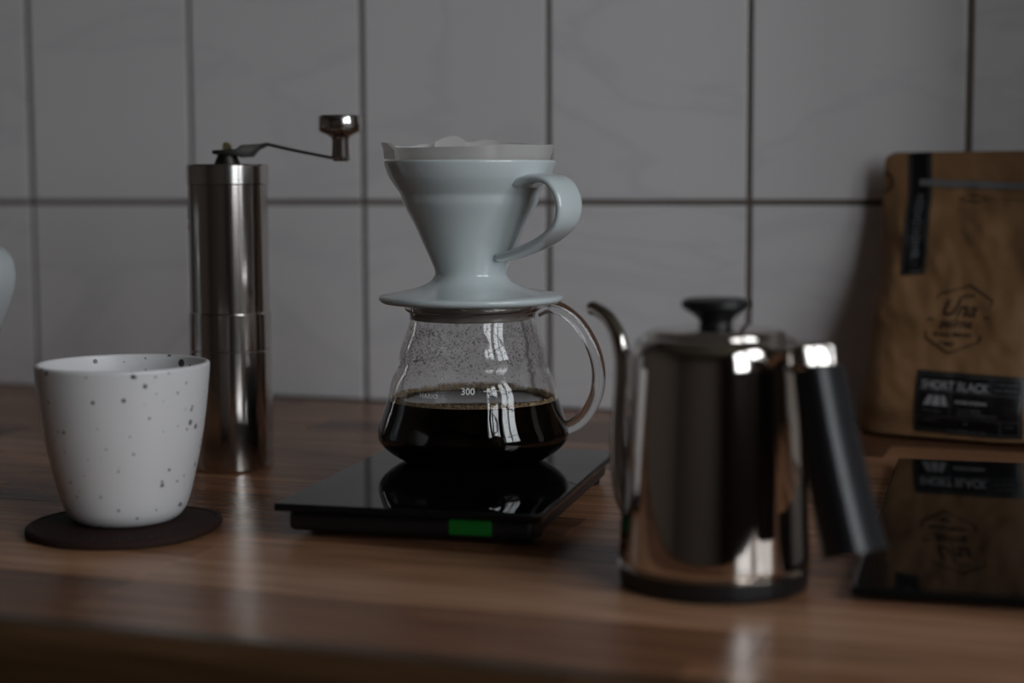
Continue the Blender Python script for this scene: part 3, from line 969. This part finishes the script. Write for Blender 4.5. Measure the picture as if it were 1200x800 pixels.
def scribble(x0, x1, y, h):
    """a line of print too small to read"""
    V, F = [], []
    x = x0
    while x < x1:
        w = rnd.uniform(0.6, 1.1)
        if rnd.random() < 0.12:
            x += w
            continue
        o0 = len(V)
        V += [(x, y), (x + w * 0.8, y), (x + w * 0.8, y + h * rnd.uniform(0.7, 1)), (x, y + h * rnd.uniform(0.7, 1))]
        F.append((o0, o0 + 1, o0 + 2, o0 + 3))
        x += w
    return V, F

# black label near the bottom
LX, LZ, LW, LH, LR = 84.5, 24.3, 79.0, 43.0, R(-1.6)
LS = 0.87
V, F = grid_rect(LW, LH, 24, 14)
lab = bag_flat([(x * LS, y * 1.0) for x, y in V], F, LX, LZ, LR, 0.0005, M_STICKER, 'front_label', bag)
hw, hh = LW / 2 - 2, LH / 2 - 2
V, F = strokes([((-hw, -hh), (-hw, hh)), ((hw, -hh), (hw, hh)), ((-hw, hh), (hw, hh)), ((-hw, -hh), (hw, -hh)),
                ((-hw, 9.2), (hw, 9.2)), ((16.5, 9.2), (16.5, hh)), ((-12.5, -9.0), (-12.5, 9.2)), ((-hw, -9.0), (hw, -9.0)),
                ((24.5, -hh), (24.5, -9.0))], 0.55)
bag_flat([(x * LS, y * 1.0) for x, y in V], F, LX, LZ, LR, 0.0008, M_DIMINK, 'label_rules', lab)
V, F = text_mesh('SHORT BLACK', 7.6, 0.22)
bag_flat([(x * LS, y * 1.0) for x, y in V], F, LX - 9.8 * LS, LZ + 10.6, LR, 0.0008, M_GREYINK, 'label_title', lab)
# mountain emblem of three slanted bars
V = [(-33.5, -1.0), (-27.5, -1.0), (-25.6, 6.2), (-29.4, 6.2), (-26.4, -1.0), (-19.8, -1.0), (-21.0, 6.2), (-24.6, 6.2), (-18.6, -1.0), (-13.8, -1.0), (-16.4, 6.2), (-20.0, 6.2)]
V = [(x * 0.95 - 0.9, y) for x, y in V]
bag_flat([(x * LS, y * 1.0) for x, y in V], [(0, 1, 2, 3), (4, 5, 6, 7), (8, 9, 10, 11)], LX, LZ, LR, 0.0008, M_GREYINK, 'label_emblem', lab)
V, F = scribble(-9, 14, 1.6, 2.6)
bag_flat([(x * LS, y * 1.0) for x, y in V], F, LX, LZ, LR, 0.0008, M_GREYINK, 'label_print', lab)
for (xa, xb, y, h) in ((-6, 10, -3.6, 1.6), (-7, 22, -6.6, 1.4), (19, 35, 15.4, 1.6), (19, 34.5, 11.8, 1.6), (-34, -20, -5.4, 1.4), (-34, -21, -12.4, 1.4), (-3, 1, -13.4, 2.4),
                       (-16, 14, -19.0, 1.3), (28, 33, -13.6, 1.8)):
    V, F = scribble(xa, xb, y, h)
    bag_flat([(x * LS, y * 1.0) for x, y in V], F, LX, LZ, LR, 0.0008, M_DIMINK, 'label_print', lab)
# stamped hexagon emblem
HX, HZ, HR = 73.8, 79.5, R(-2.0)
HS = 0.91
V, F = strokes([((-19.5, 13.5), (-18.8, 17.0)), ((-18.8, 17.0), (1.0, 24.0)), ((1.0, 24.0), (20.6, 14.6)), ((20.6, 14.6), (20.0, 10.4)),
                ((-20.5, -9.6), (-20.0, -14.4)), ((-20.0, -14.4), (0.0, -24.0)), ((0.0, -24.0), (18.6, -14.6)), ((18.6, -14.6), (19.2, -9.8)),
                ((-22.0, -1.0), (-17.5, -1.0)), ((17.5, 2.2), (22.0, 2.6))], 1.1)
hexo = bag_flat([(x * HS, y * HS) for x, y in V], F, HX, HZ, HR, 0.0005, M_INK, 'stamped_emblem', bag, 0.16)
V, F = text_mesh('Una', 15.5, 0.25, 0.25)
bag_flat([(x * HS, y * HS) for x, y in V], F, HX - 0.5, HZ + 2.4, HR, 0.0005, M_INK, 'emblem_lettering', hexo, 0.1)
V, F = strokes([((-1.5, 14.0), (1.5, 16.2)), ((1.5, 16.2), (5.5, 17.2)), ((5.5, 17.2), (9.5, 17.0))], 1.3)
bag_flat([(x * HS, y * HS) for x, y in V], F, HX, HZ, HR, 0.0005, M_INK, 'emblem_lettering', hexo)
V, F = text_mesh('palma', 9.6, 0.16, 0.2)
bag_flat([(x * HS, y * HS) for x, y in V], F, HX - 1.5, HZ - 4.9, HR, 0.0005, M_INK, 'emblem_lettering', hexo, 0.1)
for (xa, xb, y, h) in ((-15, -3, -12.4, 2.6), (-1, 12, -11.6, 2.6), (-9, 2, -18.2, 2.4)):
    V, F = scribble(xa, xb, y, h)
    bag_flat([(x * HS, y * HS) for x, y in V], F, HX, HZ, HR, 0.0005, M_INK, 'emblem_lettering', hexo, 0.16)
# black seal strip over the top edge
V, F = grid_rect(16.0, 81.0, 8, 24)
tape = bag_flat(V, F, 35.6, BH * 1000 - 40.7, R(3.6), 0.0005, M_STICKER, 'seal_strip', bag)
V, F = strokes([((-6.5, -39.0), (-6.5, 40.4)), ((6.5, -39.0), (6.5, 40.4)), ((-6.5, -38.6), (6.5, -38.6))], 0.8)
bag_flat(V, F, 35.6, BH * 1000 - 40.7, R(3.6), 0.0007, M_DIMINK, 'strip_border', tape)
V, F = [], []
for k in range(17):                                   # lettering that runs down the strip, too small to read
    y = 11 - 2.5 * k
    o0 = len(V)
    w = rnd.uniform(2.4, 4.4)
    V += [(-w * 0.75, y), (w * 0.85, y), (w * 0.85, y + 1.5), (-w * 0.75, y + 1.5)]
    F.append((o0, o0 + 1, o0 + 2, o0 + 3))
bag_flat(V, F, 35.6, BH * 1000 - 40.7, R(3.6), 0.0007, M_DIMINK, 'strip_print', tape)
# zip closure, embossed pull tab, tear line, embossed ring
V, F = grid_rect(96.0, 4.4, 30, 2)
zp = bag_flat(V, F, 82.0, BH * 1000 - 22.2, R(-2.4), 0.0012, M_ZIP, 'zip_strip', bag)
V, F = [], []
def ring2(cx, cy, rx, ry, w, n_=28):
    o0 = len(V)
    for k in range(n_):
        a = 2 * PI * k / n_
        cq, sq = math.cos(a), math.sin(a)
        V.append((cx + (rx + w / 2) * cq, cy + (ry + w / 2) * sq))
        V.append((cx + (rx - w / 2) * cq, cy + (ry - w / 2) * sq))
    for k in range(n_):
        j = (k + 1) % n_
        F.append((o0 + 2 * k, o0 + 2 * k + 1, o0 + 2 * j + 1, o0 + 2 * j))
ring2(0, 0, 6.0, 6.4, 1.7)
bag_flat(V, F, 8.6, BH * 1000 - 20.0, 0, 0.0004, M_INK, 'tear_notch_ring', bag)
V, F = [], []
ring2(0, 0, 9.0, 2.0, 1.0)
for k in range(16):
    o0 = len(V)
    x = 11 + k * 2.6
    V += [(x, -0.3), (x + 1.4, -0.3), (x + 1.4, 0.3), (x, 0.3)]
    F.append((o0, o0 + 1, o0 + 2, o0 + 3))
bag_flat(V, F, 71.0, BH * 1000 - 31.0, R(-2.0), 0.0004, M_INK, 'tear_line', bag)

# ------------------------------------------------------------------ black glass panel in front of the bag
sl = thing('glass_panel', 'glossy black glass panel lying flat in front of the kraft coffee bag', 'glass panel', (0.0030, -0.3475, 0.0), R(2.8))
MB().box(-0.0975, 0.0975, -0.163, 0.163, 0.0022, 0.0062).build('panel_glass', M_BGLASS, sl, smooth=12, bevel=0.001, bevel_seg=2)
MB().box(-0.086, 0.086, -0.150, 0.150, 0.0, 0.0023).build('panel_underside', M_BLACK, sl, smooth=0)

# ------------------------------------------------------------------ white jug whose handle reaches into the frame
jg = thing('jug', 'white glazed ceramic jug cut off by the left edge of the photo', 'jug', (-0.6705, -0.3665, 0.0), R(2.0))
jp = [(0, 1), (30, 1), (33, 0), (38, 0), (42, 3), (46, 20), (47, 45), (44, 75), (39, 105), (38, 125), (42, 146), (43.5, 151), (42.6, 152.4), (41, 151.6), (38.4, 144), (35, 125),
      (36, 105), (41, 75), (44, 45), (43, 20), (38, 6), (0, 5)]
MB().lathe(prof_smooth(mm(jp), 4), 96).build('body', M_JUG, jg, smooth=70)
jh = catmull([(0.036, 0, 0.121), (0.048, 0, 0.1295), (0.061, 0, 0.1310), (0.0705, 0, 0.1265), (0.0735, 0, 0.117), (0.0715, 0, 0.105), (0.066, 0, 0.092), (0.058, 0, 0.078), (0.044, 0, 0.064)], 8)
MB().tube(jh, 0.0036, 20, flat=[0.0125] * len(jh), side=(0, 1, 0)).build('handle', M_JUG, jg, smooth=70)
